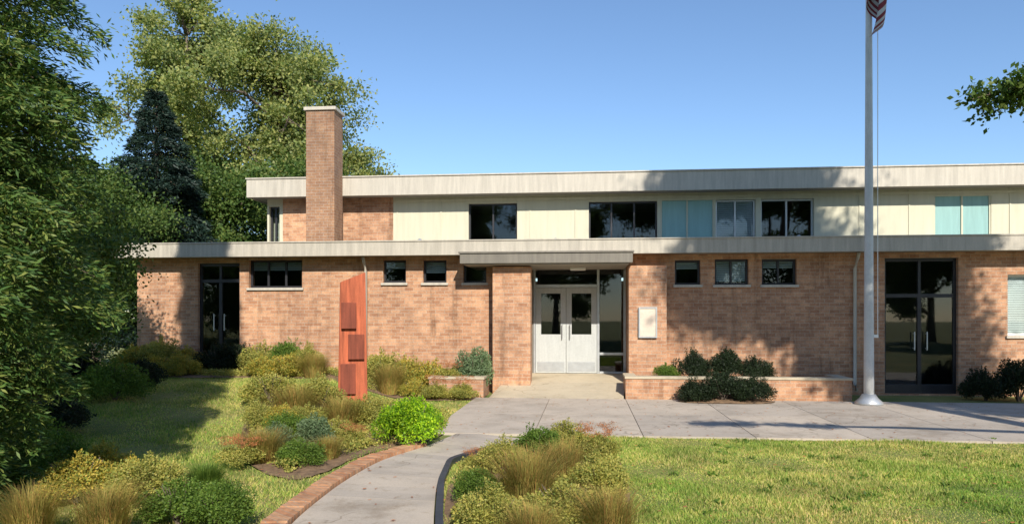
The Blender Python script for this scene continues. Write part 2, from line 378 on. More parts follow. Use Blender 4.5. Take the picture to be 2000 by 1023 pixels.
# lower windows: (px0, px1, py0, py1, mullions, blind)
low = [(486, 590, 508, 562, 2, .3), (748, 793, 508, 552, 0, .35), (826, 872, 508, 552, 0, .5), (905, 950, 508, 552, 0, 0)]
ops = []
for p0, p1, q0, q1, *_ in low: ops.append((bx(p0), bx(p1), bz(p0, q1), bz(p0, q0)))
sdo = (bx(386), bx(468), .44, 3.0)  # dark opening added where the tree shadow needs to be deeper
o = wall('lower_wall', XL, xd0, -.3, H1, 0, ops+[sdo], M['brick'])
for (p0, p1, q0, q1, mu, bl_), op in zip(low, ops): window(*op, 0, mu, bl_, 'dark_frame')
lowr = [(1318, 1368, 508, 556, 0, .3), (1396, 1462, 506, 556, 1, .8), (1488, 1556, 506, 556, 1, .3), (1968, 2060, 536, 655, 1, 1)]
opr = [(bx(p0), bx(p1), bz(p0, q1), bz(p0, q0)) for p0, p1, q0, q1, *_ in lowr]
gd = (bx(1728), bx(1872), 0.04, 3.0)
wall('lower_wall', xd1, XR, -.3, H1, 0, opr+[gd], M['brick'])
for (p0, p1, q0, q1, mu, bl_), op in zip(lowr, opr): window(*op, 0, mu, bl_, 'white' if p0 > 1900 else 'dark_frame')
# side and back walls, floor slab and inner partitions
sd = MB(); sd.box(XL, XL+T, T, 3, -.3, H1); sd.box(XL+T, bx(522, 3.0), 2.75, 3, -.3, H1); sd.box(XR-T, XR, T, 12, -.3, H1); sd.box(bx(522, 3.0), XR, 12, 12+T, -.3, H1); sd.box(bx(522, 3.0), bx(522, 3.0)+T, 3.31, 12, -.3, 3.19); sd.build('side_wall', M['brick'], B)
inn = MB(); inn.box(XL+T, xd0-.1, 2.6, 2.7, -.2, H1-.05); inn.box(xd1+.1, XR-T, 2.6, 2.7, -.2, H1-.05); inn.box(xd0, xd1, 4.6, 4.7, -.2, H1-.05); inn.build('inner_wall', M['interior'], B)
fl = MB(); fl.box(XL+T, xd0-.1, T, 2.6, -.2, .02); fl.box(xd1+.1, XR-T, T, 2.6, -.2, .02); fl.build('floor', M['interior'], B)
# glazed side entrance right; the far left one is added to deepen the tree shadow
def glazed(gd, lab):
    x0, x1, z0, z1 = gd; e = MB(); xm = (x0+x1)/2; zt_ = z0+2.1
    for a, b, c, d in ((x0, x0+.06, z0, z1), (x1-.06, x1, z0, z1), (x0+.06, x1-.06, z1-.07, z1), (x0+.06, x1-.06, zt_, zt_+.08), (xm-.04, xm+.04, z0, zt_), (x0+.06, xm-.04, z0, z0+.2), (xm+.04, x1-.06, z0, z0+.2), (xm-.03, xm+.03, zt_+.08, z1-.07)):
        e.box(a, b, .10, .17, c, d)
    gdo = e.build('glazed_door', M['dark_frame'], B, .004); gdo['label'] = lab
    g = MB(); g.box(x0+.03, x1-.03, .13, .137, z0+.03, z1-.03); g.build('pane', M['glass'], gdo)
    for s in (-.13, .13):
        h = MB(); h.tube([(xm+s, .03, z0+.95), (xm+s, .03, z0+1.35)], .014, 8); h.box(xm+s-.012, xm+s+.012, .03, .1, z0+.98, z0+1.0); h.box(xm+s-.012, xm+s+.012, .03, .1, z0+1.3, z0+1.32); h.build('handle', M['alu'], gdo)
glazed(gd, 'dark glazed side entrance with transom, right of the flagpole')
glazed(sdo, 'dark narrow glazed entrance added to deepen the tree shadow at the left end of the wall')

# entrance recess
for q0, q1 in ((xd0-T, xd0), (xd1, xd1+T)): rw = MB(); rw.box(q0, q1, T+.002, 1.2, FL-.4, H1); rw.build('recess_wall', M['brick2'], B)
a, b = xd0, xd1
dx0, dx1 = bx(1046, 1.200), bx(1166, 1.200); sx0, sx1 = dx1+.02, b-.02
hd = MB(); hd.box(a, dx0-.05, 1.200, 1.35, FL, H1); hd.box(dx0-.05, b, 1.200, 1.35, FL+2.62, H1); hd.build('entrance_wall', M['grey_paint'], B)
fr = MB()
for q in ((dx0-.05, dx0, FL, FL+2.62), (dx1, dx1+.06, FL, FL+2.62), (b-.06, b, FL, FL+2.62), (dx0, dx1, FL+2.10, FL+2.17), (dx0, dx1, FL+2.55, FL+2.62), (dx1+.06, b-.06, FL+2.55, FL+2.62), (dx1+.06, b-.06, FL+.45, FL+.51), (dx1+.06, b-.06, FL, FL+.05)):
    fr.box(q[0], q[1], 1.180, 1.260, q[2], q[3])
ent = fr.build('entrance_frame', M['alu'], B, .004)
g = MB(); g.box(dx0+.003, dx1-.003, 1.210, 1.216, FL+2.17, FL+2.55); g.box(dx1+.062, b-.062, 1.210, 1.216, FL+.51, FL+2.55); g.box(dx1+.062, b-.062, 1.210, 1.216, FL+.05, FL+.45); g.build('pane', M['glass'], ent)
mid = (dx0+dx1)/2
for k, (p, q) in enumerate(((dx0+.006, mid-.004), (mid+.004, dx1-.006))):
    d = MB(); wq = .13
    d.box(p, q, 1.190, 1.240, FL+.01, FL+.95); d.box(p, p+wq, 1.190, 1.240, FL+.95, FL+2.09); d.box(q-wq, q, 1.190, 1.240, FL+.95, FL+2.09); d.box(p+wq, q-wq, 1.190, 1.240, FL+1.95, FL+2.09)
    do = d.build('door', M['door'], B, .003)
    g = MB(); g.box(p+wq, q-wq, 1.210, 1.216, FL+.95, FL+1.95); g.build('pane', M['glass'], do)
    hx = q-.09 if k == 0 else p+.09
    h = MB(); h.tube([(hx, 1.130, FL+.85), (hx, 1.130, FL+1.2)], .013, 8); h.box(hx-.01, hx+.01, 1.130, 1.190, FL+.88, FL+.9); h.box(hx-.01, hx+.01, 1.130, 1.190, FL+1.15, FL+1.17); h.build('handle', M['alu'], do)
    kp = MB(); kp.box(p+.04, q-.04, 1.183, 1.190, FL+.05, FL+.28); kp.build('kick_plate', M['alu'], do)
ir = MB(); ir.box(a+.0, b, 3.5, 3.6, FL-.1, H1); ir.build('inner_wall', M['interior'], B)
# brick piers and canopy
for p0, p1, lab in ((962, 1036, 'shaded tan brick pier left of the entrance'), (1228, 1302, 'sunlit brick pier right of the entrance, with a pale notice')):
    pr = MB(); pr.box(bx(p0, -.5), bx(p1, -.5), -.5, -.003, -.2, 2.84); o = pr.build('pier', M['brick'], B, .006); o['label'] = lab
cp = MB(); cx0, cx1 = bx(898, -.8), bx(1236, -.8); cp.box(cx0, cx1, -.8, -.003, 2.89, 3.11)
cp.box(cx0-.03, cx1+.03, -.83, .0-.002, 3.11, 3.15)
cn = cp.build('canopy', M['grey_paint'], B, .006)
cs = MB(); cs.box(cx0+.08, cx1-.08, -.74, 1.18, 2.865, 2.887); cs.build('soffit', M['soffit'], cn)
li = MB(); xc = (xd0+xd1)/2; li.box(xc-.18, xc+.18, .3, .66, 2.81, 2.863); li.build('ceiling_lamp', M['white'], cn, .01)

# lower roof with an overhanging fascia, upper storey set back
lr = MB(); lr.box(XL-.35, XR+.3, -.45, 3.0, H1+.003, H1t-.06); lr.build('roof', M['soffit'], B)
fa = MB(); fa.box(XL-.38, XR+.33, -.48, -.452, H1-.01, H1t); fa.box(XL-.38, XL-.352, -.45, 3.0, H1-.01, H1t); fa.box(XL-.40, XR+.35, -.50, -.40, H1t, H1t+.03)
fo = fa.build('fascia', M['gutter'], B, .003); fo['label'] = 'pale weathered fascia along the lower roof edge'
rg = MB(); rg.box(XL-.34, XR+.29, -.39, 3.0, H1t-.058, H1t-.03); rg.build('roofing', M['roofing'], B)
D2 = 3.0; XU = bx(522, D2); XUR = 16.5; ZT = 5.46
up = [(526, 546, 396, 470, 'w', 0), (915, 1010, 398, 470, 'w', 0), (1150, 1284, 398, 470, 'w', 0), (1290, 1395, 398, 470, 't', 0), (1398, 1476, 398, 470, 'w', 1), (1486, 1590, 398, 470, 'w', 0), (1824, 1936, 398, 470, 't', 0)]
uo = []
for p0, p1, q0, q1, kd, bl_ in up:
    zt = 4.80; uo.append((bx(p0, D2), bx(p1, D2), 3.75, zt))
xbk0, xbk1 = bx(553, D2), bx(768, D2)
wall('upper_wall', XU, xbk0, 3.2, 5.0, D2, [u for u in uo if u[1] <= xbk0+.01], M['cream'])
o = wall('upper_wall', xbk0, xbk1, 3.2, 5.0, D2-.02, [], M['brick']); o['label'] = 'tan brick stretch of the upper wall behind the chimney'
o = wall('upper_wall', xbk1, XUR, 3.2, 5.0, D2, [u for u in uo if u[0] >= xbk1-.01], M['cream'])
for (p0, p1, q0, q1, kd, bl_), u in zip(up, uo):
    if kd == 'w': window(*u, D2, 1 if p1-p0 < 110 else 2, bl_, 'dark_frame' if p0 < 1390 else 'alu', True)
    else:
        t = MB(); t.box(u[0], u[1], D2+.05, D2+.12, u[2], u[3]); o = t.build('panel', M['teal'], B)
        o['label'] = 'pale teal panel in the upper wall'
        n = 2
        for k in range(n+1):
            bt = MB(); xx = u[0]+(u[1]-u[0]-.04)*k/n; bt.box(xx, xx+.04, D2+.02, D2+.05, u[2], u[3]); bt.build('batten', M['cream'], o)
# panel joints as thin raised battens on the cream wall
bt = MB(); x = xbk1+.1
while x < XUR:
    if not any(u[0]-.06 < x < u[1]+.06 for u in uo): bt.box(x, x+.035, D2-.018, D2-.001, 3.4, 4.99)
    x += 1.22
bt.box(xbk1+.05, XUR, D2-.03, D2-.019, 4.86, 4.93)
bt.build('cover_strip', M['cream'], B)
u2 = MB(); u2.box(XU, XU+T, D2+T, 11, 3.2, 5.0); u2.box(XUR-T, XUR, D2+T, 11, 3.2, 5.0); u2.box(XU, XUR, 11, 11+T, 3.2, 5.0); u2.build('upper_side_wall', M['cream'], B)
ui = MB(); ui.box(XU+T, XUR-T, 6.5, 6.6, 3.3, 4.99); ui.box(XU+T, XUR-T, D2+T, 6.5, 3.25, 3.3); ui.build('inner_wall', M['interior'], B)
ur = MB(); ur.box(XU-.3, XUR+.3, D2-.55, 11.6, 5.003, ZT-.08); ur.build('upper_roof', M['soffit'], B)
uf = MB(); uf.box(XU-.33, XUR+.33, D2-.58, D2-.552, 4.97, ZT); uf.box(XU-.33, XU-.302, D2-.55, 11.6, 4.97, ZT); uf.box(XU-.35, XUR+.35, D2-.61, D2-.5, ZT, ZT+.035)
o = uf.build('upper_fascia', M['fascia'], B, .003); o['label'] = 'deep pale fascia of the upper roof'
# chimney
c0, c1 = bx(610, 2.2), bx(664, 2.2); zt = bz(640, 216, 2.2)
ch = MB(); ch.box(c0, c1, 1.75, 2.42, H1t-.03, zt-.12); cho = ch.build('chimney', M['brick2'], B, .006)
cc = MB(); cc.box(c0-.05, c1+.05, 1.7, 2.47, zt-.12, zt-.03); cc.build('cap', M['fascia'], cho, .01)
for k in (-.14, .14): ft = MB(); ft.tube([((c0+c1)/2+k, 2.08, zt-.03), ((c0+c1)/2+k, 2.08, zt+.06)], .075, 12); ft.build('flue', M['rust'], cho)
# rooftop fittings
for px, d in ((820, 1.4), (1085, 1.6), (1560, 1.5)):
    v = MB(); xx = bx(px, d); v.tube([(xx, d, H1t-.03), (xx, d, H1t+.22)], .045, 10); v.tube([(xx, d, H1t+.22), (xx, d, H1t+.27)], [.08, .02], 10); v.build('roof_vent', M['alu'], B)
# downpipe, wall lamp
for px in (716, 1668):
    v = MB(); xx = bx(px); v.tube([(xx, -.3, H1-.02), (xx, -.2, H1-.15), (xx, -.06, H1-.35), (xx, -.06, .25), (xx, -.16, .12)], .038, 8); v.build('downpipe', M['fascia'], B, smooth=True)
v = MB(); xx = bx(1265, -.5); 
sgn = thing('notice_board', 'small pale framed notice fixed on the sunlit brick pier right of the doors', 'sign', bw(xx, -.5, 0), ROT)
v.box(-.17, .17, -.05, -.004, 1.29, 1.9); v.build('board', M['notice'], sgn, .006)
v = MB(); v.box(-.2, .2, -.065, -.01, 1.9, 1.93); v.box(-.2, .2, -.065, -.01, 1.26, 1.29); v.box(-.2, -.17, -.065, -.01, 1.29, 1.9); v.box(.17, .2, -.065, -.01, 1.29, 1.9); v.build('frame', M['alu'], sgn)

# ------------------------------------------------------------------ planters
def planter(name, x0, x1, d0, d1, h, label):
    t = thing(name, label, 'planter', bw((x0+x1)/2, d0), ROT); hw = (x1-x0)/2; dp = d1-d0; w_ = .22
    m = MB(); m.box(-hw, hw, 0, w_, -.2, h); m.box(-hw, -hw+w_, w_, dp, -.2, h); m.box(hw-w_, hw, w_, dp, -.2, h); m.build('brick_wall', M['brick'], t)
    m = MB(); m.box(-hw-.02, hw+.02, -.02, w_+.01, h, h+.05); m.box(-hw-.02, -hw+w_+.01, w_+.012, dp, h, h+.05); m.box(hw-w_-.01, hw+.02, w_+.012, dp, h, h+.05); m.build('coping', M['apron'], t, .006)
    m = MB(); m.box(-hw+w_, hw-w_, w_, dp, 0, h-.06); m.build('soil', M['mulch'], t)
planter('brick_planter', bx(1222, -1.5), bx(1664, -1.5), -1.5, -.55, .44, 'long low brick planter below the shaded wall, between the entrance and the flagpole')
planter('brick_planter', bx(838, -1.5), bx(944, -1.5), -1.5, -.55, .40, 'short low brick planter left of the entrance ramp')

# ------------------------------------------------------------------ flagpole and flag
FX, FY = (1697-1000)/F*14.2, 14.2
fp = thing('flagpole', 'tall tapered grey metal flagpole rising from the walkway at the right', 'flagpole', (FX, FY, .035))
m = MB(); m.tube([(0, 0, z) for z in np.linspace(.02, 10.2, 14)], list(np.linspace(.095, .045, 14)), 20); m.build('pole', M['pole'], fp, smooth=True)
m = MB(); m.tube([(0, 0, 0), (0, 0, .05), (0, 0, .12), (0, 0, .2)], [.26, .25, .17, .12], 24); m.build('base_collar', M['alu'], fp, smooth=True)
m = MB(); m.tube([(0, 0, 10.2), (0, 0, 10.28), (0, 0, 10.4), (0, 0, 10.5), (0, 0, 10.55)], [.03, .09, .12, .08, .01], 16); m.build('finial_ball', M['brass'], fp, smooth=True)
m = MB(); m.tube([(.16, -.02, z) for z in np.linspace(1.3, 10.15, 12)], .008, 5); m.box(.06, .17, -.03, -.01, 1.28, 1.34); m.build('halyard', M['white'], fp)
def flag():
    me = bpy.data.meshes.new('flag'); V = []; Fc = []; mi = []; nu, nv = 60, 40
    for j in range(nv+1):
        for i in range(nu+1):
            u, v = i/nu, j/nv
            ph = u*9.5+v*.8; r = .10+.16*u*(.5+.5*v)
            x = -.02+.13*math.sin(ph)*(.5+u)+.17*u*(.35+.65*(1-v)); y = .10*math.cos(ph*1.0)*(.3+u)-.15
            z = 9.34-1.25*v-1.45*u*(.75+.25*math.sin(v*3)); V.append((x, y, z))
    for j in range(nv):
        for i in range(nu):
            q = j*(nu+1)+i; Fc.append((q, q+1, q+nu+2, q+nu+1)); u, v = i/nu, j/nv
            mi.append(2 if (u < .4 and v < 7/13) else (0 if int(v*13) % 2 == 0 else 1))
    me.from_pydata(V, [], Fc)
    for n in ('m_flag_red', 'flag_white', 'letter'): me.materials.append(M[n])
    me.polygons.foreach_set('material_index', mi); me.polygons.foreach_set('use_smooth', [True]*len(mi))
    o = bpy.data.objects.new('flag', me); link(o); o.location = (FX, FY, .035)
    so = o.modifiers.new('thickness', 'SOLIDIFY'); so.thickness = .004
    tag(o, 'limp red, white and blue flag hanging furled at the top of the grey flagpole', 'flag')
M['letter'] = worn('flag_blue', (.03, .05, .16), .1, 5, .9)
flag()

# ------------------------------------------------------------------ rust red pillar sculpture
px_, py_ = (689-1000)/F*13.2, 13.2; z_ = float(gz(px_, py_))
sc = thing('steel_sculpture', 'tall narrow rust-red steel pillar sculpture standing in the planting bed', 'sculpture', (px_, py_, z_-.03), R(12))
m = MB()
for (w0, w1, z0, z1, dy) in ((.26, .22, 0, 2.32, 0),):
    n = len(m.v); m.v += [(-w0, -.13, z0), (w0, -.13, z0), (w0, .13, z0), (-w0, .13, z0), (-w1, -.10, z1-.1), (w1, -.10, z1+.08), (w1, .10, z1+.08), (-w1, .10, z1-.1)]
    m.f += [(n+3, n+2, n+1, n), (n+4, n+5, n+6, n+7)]+[(n+i, n+(i+1) % 4, n+4+(i+1) % 4, n+4+i) for i in range(4)]; m.m += [0]*6
m.build('upright_plate', M['rust'], sc, .01)
m = MB()
for z0, z1, x0, x1 in ((.25, .78, -.21, .05), (.86, 1.30, -.08, .20), (1.4, 1.86, -.2, .06)): m.box(x0, x1, -.19, -.128, z0, z1)
m.build('raised_panel', M['rust_dark'], sc, .008)
m = MB(); m.box(-.36, .36, -.22, .22, -.1, .09); m.build('plinth', M['concrete'], sc, .01)

# ------------------------------------------------------------------ plants
def in_ball(n, c=(0, 0, 0), r=(1, 1, 1), shell=.5):
    d = rng.normal(size=(n, 3)); d /= np.linalg.norm(d, axis=1)[:, None]
    q = rng.uniform(shell**3, 1, (n, 1))**(1/3); return d*q*np.array(r)+np.array(c), d
def shrub_mesh(kind, r, h, n, leaf, mat):
    """clumps of leaves on a rough dome"""
    P = []; D = []; k = max(14, int(26*r/.45))
    for i in range(k):
        a = random.uniform(0, 6.28); el = math.acos(random.uniform(.0, 1)); rr = random.uniform(.55, 1.0)
        c = np.array([math.cos(a)*math.sin(el)*r*rr, math.sin(a)*math.sin(el)*r*rr, h*(.28+.55*math.cos(el)*rr)])
        p, d = in_ball(n//k, c, (r*.36, r*.36, h*.26), .2); P.append(p); D.append(d+np.array([0, 0, .4]))
    for i in range(22):
        a = random.uniform(0, 6.28); el = random.uniform(.0, 1.15); d = np.array([math.cos(a)*math.sin(el), math.sin(a)*math.sin(el), math.cos(el)*.95]); e = random.uniform(.85, 1.32); m_ = n//110
        t_ = rng.uniform(.45, 1, (m_, 1))*e; P.append(t_*d*np.array([r, r, h*.92])+rng.normal(size=(m_, 3))*leaf*.42); D.append(np.tile(d, (m_, 1))*1.4)
    P = np.concatenate(P); D = np.concatenate(D); P[:, 2] = np.abs(P[:, 2])+.01
    return leaves_mesh(kind, P, D, leaf, leaf*.55, mat)
def tuft_mesh(kind, r, h, n, wd, mat, droop=.5):
    a = rng.uniform(0, 2*math.pi, n); q = rng.uniform(0, 1, n)**.7; base = np.stack([np.cos(a)*q*r*.45, np.sin(a)*q*r*.45, np.zeros(n)], 1)
    out = np.stack([np.cos(a+rng.normal(0, .5, n)), np.sin(a+rng.normal(0, .5, n)), np.zeros(n)], 1)
    H = h*rng.uniform(.55, 1.05, n); reach = r*rng.uniform(.1, 1, n)*(.3+q)
    t = np.stack([-out[:, 1], out[:, 0], np.zeros(n)], 1); V = []
    prev = None; segs = []
    for s0, s1 in ((0, .4), (.4, .75), (.75, 1)):
        def P(s): return base+out*(reach*s**1.6)[:, None]+np.array([0, 0, 1])*(H*(s*(1+droop)-droop*s*s*1.0))[:, None]
        w0, w1 = wd*(1-s0*.8), wd*(1-s1*.9)
        segs.append(np.stack([P(s0)-t*w0/2, P(s0)+t*w0/2, P(s1)+t*w1/2, P(s1)-t*w1/2], 1))
    V = np.concatenate(segs); return raw_mesh(kind, V.reshape(-1, 3), len(V), 4, mat)
def flower_mesh(r, h, n, mat, s=.05):
    a = rng.uniform(0, 6.28, n); q = np.sqrt(rng.uniform(0, 1, n))*r*.8; P = []; 
    C = np.stack([np.cos(a)*q, np.sin(a)*q, h*rng.uniform(.7, 1.02, n)], 1)
    P = np.repeat(C, 26, 0)+rng.normal(size=(n*26, 3))*np.array([s, s, s*.35]); D = np.tile([0, 0, 1.], (len(P), 1))
    return leaves_mesh('flower_heads', P, D, s*.5, s*.35, mat)
def stems_mesh(r, h, n):
    m = MB()
    for i in range(n):
        a = random.uniform(0, 6.28); q = random.uniform(.2, .8)*r
        m.tube([(0, 0, -.05), (math.cos(a)*q*.5, math.sin(a)*q*.5, h*.4), (math.cos(a)*q, math.sin(a)*q, h*.8)], [.012, .008, .004], 5)
    me = bpy.data.meshes.new('stems'); me.from_pydata(m.v, [], m.f); me.materials.append(M['bark']); return me
def plant(name, meshes, x, y, label, cat, s=1, sz=1, rz=None, group=None, z=None):
    if z is None: z = float(gz(x, y))+.03
    t = thing(name, label, cat, (x, y, z), random.uniform(0, 6.28) if rz is None else rz, group); t.scale = (s*random.uniform(.85, 1.2), s*random.uniform(.85, 1.2), s*sz*random.uniform(.88, 1.12))
    if isinstance(meshes, Var): meshes = meshes.pick()
    for nm, me in meshes:
        o = bpy.data.objects.new(nm, me); link(o, t)
    return t
ST = stems_mesh(.45, .7, 14)
class Var:
    def __init__(s, f, k=3): s.v = [f() for _ in range(k)]; s.i = -1
    def pick(s): s.i += 1; return s.v[s.i % len(s.v)]
def SH(kind, mat, r=.45, h=.75, n=9000, leaf=.04): return Var(lambda: [('foliage', shrub_mesh(kind, r*random.uniform(.9, 1.08), h*random.uniform(.82, 1.1), n, leaf*random.uniform(.85, 1.2), L[mat])), ('stems', ST)])
P_gold = SH('gold_foliage', 'gold'); P_olive = SH('olive_foliage', 'olive'); P_green = SH('green_foliage', 'green')
P_lime = SH('lime_foliage', 'lime', n=12000); P_sage = SH('sage_foliage', 'sage'); P_dark = SH('yew_foliage', 'darkshrub', n=12000, leaf=.032)
P_sedge = Var(lambda: [('blades', tuft_mesh('sedge_blades', random.uniform(.42, .6), random.uniform(.55, .75), 1500, .008, L['sedge'], random.uniform(.5, .95)))])
P_ggrass = Var(lambda: [('blades', tuft_mesh('green_blades', .5, .5, 1500, .010, L['green'], .8))])
P_rust = Var(lambda: [('foliage', shrub_mesh('sedum_foliage', .4, .42, 6000, .035, L['olive'])), ('flower_heads', flower_mesh(.46, .64, random.randint(48, 60), L['rustflower'], .04))])

def at(px, py, Y=None):   # ground point under photo pixel, honouring the berm
    if Y is None:
        Y = F*EYE/(py-HZ)
        for _ in range(12):
            x = (px-1000)/F*Y; Y = F*(EYE-float(gz(x, Y)))/(py-HZ)
    return (px-1000)/F*Y, Y
def wallpt(px, d): v = bw(bx(px, d), d); return v.x, v.y
# foundation shrubs along the left wall
G1 = 'foundation shrubs along the left brick wall'
ords = ['First', 'Second', 'Third', 'Fourth', 'Fifth', 'Sixth', 'Seventh', 'Eighth', 'Ninth']
row = [(272, -.9, 'gold', .95), (318, -.8, 'olive', .95), (362, -.9, 'gold', .9), (425, -.95, 'dark', .95), (470, -.8, 'dark', .9), (510, -.9, 'olive', .95), (560, -.9, 'green', .95), (604, -.9, 'olive', .85),  # the two dark shrubs are added to carry the tree shadow downwards
       (748, -.9, 'olive', .98), (790, -.8, 'gold', 1.0), (835, -.85, 'gold', 1.0)]
PM = {'gold': P_gold, 'olive': P_olive, 'green': P_green, 'lime': P_lime, 'sage': P_sage, 'dark': P_dark}
where = ['at the far left corner of the brick wall', 'just right of the corner gold shrub at the brick wall', 'left of the dark tree shadow on the wall', 'added to darken the foot of the tree shadow, in front of the added entrance', 'added to darken the foot of the tree shadow, at the right jamb of the added entrance',
         'under the left end of the wide dark window', 'under the middle of the wide dark window', 'behind and left of the rust-red sculpture', 'under the first small high window right of the sculpture', 'between the first and second small high windows', 'under the middle small high window']
cn_ = {'gold': 'yellow-gold leafy', 'olive': 'olive leafy', 'green': 'green leafy', 'dark': 'dark evergreen'}
for (px, d, k, s), wv in zip(row, where):
    x, y = wallpt(px, d); plant('shrub', PM[k], x, y, f'{cn_[k]} foundation shrub {wv}', 'shrub', s, 1.05, group=G1)
x, y = wallpt(925, -.9); plant('shrub', P_sage, x, y, 'upright sage-green shrub beside the left entrance pier', 'shrub', .85, 1.35, z=.1, group=G1)
x, y = wallpt(880, -1.05); plant('shrub', P_rust, x, y, 'rust-flowered low plant in the short brick planter left of the ramp', 'plant', .8, .8, z=.36)
# second row: gold and tawny
G2 = 'tawny grass clumps in the bed below the left wall'
for i, (px, d, pm, s, lab) in enumerate(((300, -1.8, P_gold, .7, 'low golden plant in front of the corner shrubs'), (352, -1.7, P_gold, .75, 'low golden plant at the left edge of the tree shadow'), (515, -1.9, P_gold, .75, 'low golden plant at the lawn edge, right of the tree shadow'),
        (565, -1.8, P_gold, .8, 'low golden plant just right of another, below the green wall shrub'), (615, -1.9, P_sedge, .9, 'tawny grass clump left of the rust-red sculpture'), (760, -1.9, P_sedge, .9, 'tawny grass clump between the sculpture and the lime shrub'),
        (808, -1.8, P_gold, .7, 'low golden plant behind the lime-green shrub'), (852, -2.0, P_rust, .75, 'rust-flowered plant at the bed corner by the walkway'), (905, -2.0, P_rust, .75, 'rust-flowered plant nearest the foot of the entrance ramp'))):
    x, y = wallpt(px, d); plant('border_plant', pm, x, y, lab, 'plant', s, .95, group=G2)
# middle bed with the lime bush
x, y = at(798, 872); plant('lime_shrub', P_lime, x, y, 'rounded bright lime-green shrub at the bend of the path', 'shrub').scale = (.84, .84, .92)
mids = [(530, 800, P_olive, .85), (575, 825, P_sedge, .95), (625, 812, P_olive, .9), (668, 842, P_sedge, .9), (715, 838, P_olive, .7), (560, 868, P_green, .65), (610, 880, P_sage, .6), (655, 872, P_olive, .55), (500, 845, P_olive, .6), (508, 905, P_sedge, .62), (468, 915, P_rust, .6), (590, 912, P_green, .5), (545, 845, P_gold, .6), (640, 900, P_sedge, .45), (690, 875, P_rust, .5), (535, 885, P_sage, .5), (600, 845, P_olive, .6)]
ml = ['olive shrub at the back left of the middle bed', 'tawny grass clump near the back left of the middle bed', 'olive shrub at the back centre of the middle bed', 'tawny grass clump in front of the rust-red sculpture', 'small olive shrub between the sculpture and the lime shrub',
      'green shrub at the centre of the middle bed', 'sage-green low shrub at the front of the middle bed', 'small olive shrub by the brick edging, left of the lime shrub', 'olive shrub at the left end of the middle bed, by the lawn', 'small tawny grass clump at the front left of the middle bed', 'rust-flowered plant at the front left tip of the middle bed', 'small green shrub nearest the brick edging', 'small golden shrub at the left of the middle bed', 'small tawny grass clump against the brick edging', 'rust-flowered plant beside the lime shrub at the brick edging', 'small sage-green shrub at the left front of the middle bed', 'small olive shrub in the very middle of the middle bed']
for (px, py, pm, s), lab in zip(mids, ml):
    x, y = at(px, py); plant('border_plant', pm, x, y, lab, 'plant', s, .9, group='plants in the middle bed left of the path')
# bed right of the path, near the camera
nr = [(1105, 885, P_olive, .62), (1050, 905, P_green, .55), (1165, 905, P_rust, .72), (985, 935, P_olive, .55), (1100, 945, P_sedge, .75), (930, 985, P_green, .45), (1030, 990, P_sedge, .72), (1165, 985, P_olive, .62), (1100, 1030, P_olive, .6), (960, 1050, P_olive, .6), (1190, 1060, P_sedge, .6), (1040, 1090, P_sedge, .6), (930, 925, P_rust, .4)]
nl = ['olive shrub at the back of the near right bed', 'green shrub left of the back olive shrub in the near right bed', 'rust-flowered plant at the back right corner of the near bed, by the lawn', 'olive shrub at the left middle of the near right bed', 'large tawny grass clump in the centre of the near right bed',
      'small green shrub beside the steel edging, near the camera', 'tawny grass clump left of centre near the camera', 'olive shrub at the lawn edge, near the camera', 'olive shrub at the bottom centre of the picture', 'olive shrub at the bottom, beside the steel edging', 'tawny grass clump at the bottom, by the lawn', 'tawny grass clump at the very bottom centre', 'small rust-flowered plant beside the bend of the steel edging']
for (px, py, pm, s), lab in zip(nr, nl):
    x, y = at(px, py); plant('border_plant', pm, x, y, lab, 'plant', s, .95, group='plants in the near bed right of the path')
# dark shrubs in the shade under the near evergreen
for px, py, siz, lab in ((70, 790, 1.15, 'dark shrub under the near evergreen, leftmost in the shade'), (150, 770, 1.1, 'dark shrub in the deep shade behind the golden shrubs'), (225, 785, 1.0, 'dark shrub in the shade, second from the open lawn'), (285, 762, .85, 'dark shrub in the shade nearest the open lawn'), (110, 850, .95, 'dark shrub closest to the golden shrubs, under the near evergreen')):
    x, y = at(px, py); plant('evergreen_shrub', P_dark if px != 225 else P_green, x, y, lab.replace('dark shrub', 'dark evergreen shrub') if px != 225 else 'green leafy shrub among the dark shrubs in the shade at the left', 'shrub', siz, .95, group='shrubs in the shade under the near evergreen')
# low left corner
lf = [(150, 985, P_gold, .68), (200, 950, P_gold, .6), (40, 960, P_green, .85), (105, 925, P_green, .7), (290, 985, P_olive, .6), (60, 1060, P_sedge, .6), (350, 1030, P_green, .6), (205, 1060, P_sedge, .6), (400, 965, P_ggrass, .55), (20, 890, P_green, .9), (430, 1040, P_green, .55)]
ll = ['golden shrub at the bottom left, the larger of two', 'golden shrub at the bottom left, the smaller and farther of two', 'green shrub at the left edge under the conifer', 'green shrub behind the golden shrubs under the conifer', 'olive plant right of the golden shrubs', 'tawny grass clump in the bottom left corner', 'green plant at the bottom edge left of the path',
      'tawny grass clump at the bottom edge in front of the golden shrub', 'green grass clump on the lawn right of the golden shrubs', 'green shrub at the left edge behind the others, against the conifer', 'green plant at the bottom edge nearest the path']
for (px, py, pm, s), lab in zip(lf, ll):
    x, y = at(px, py); plant('border_plant', pm, x, y, lab, 'plant', s, .95, group='plants at the lower left')
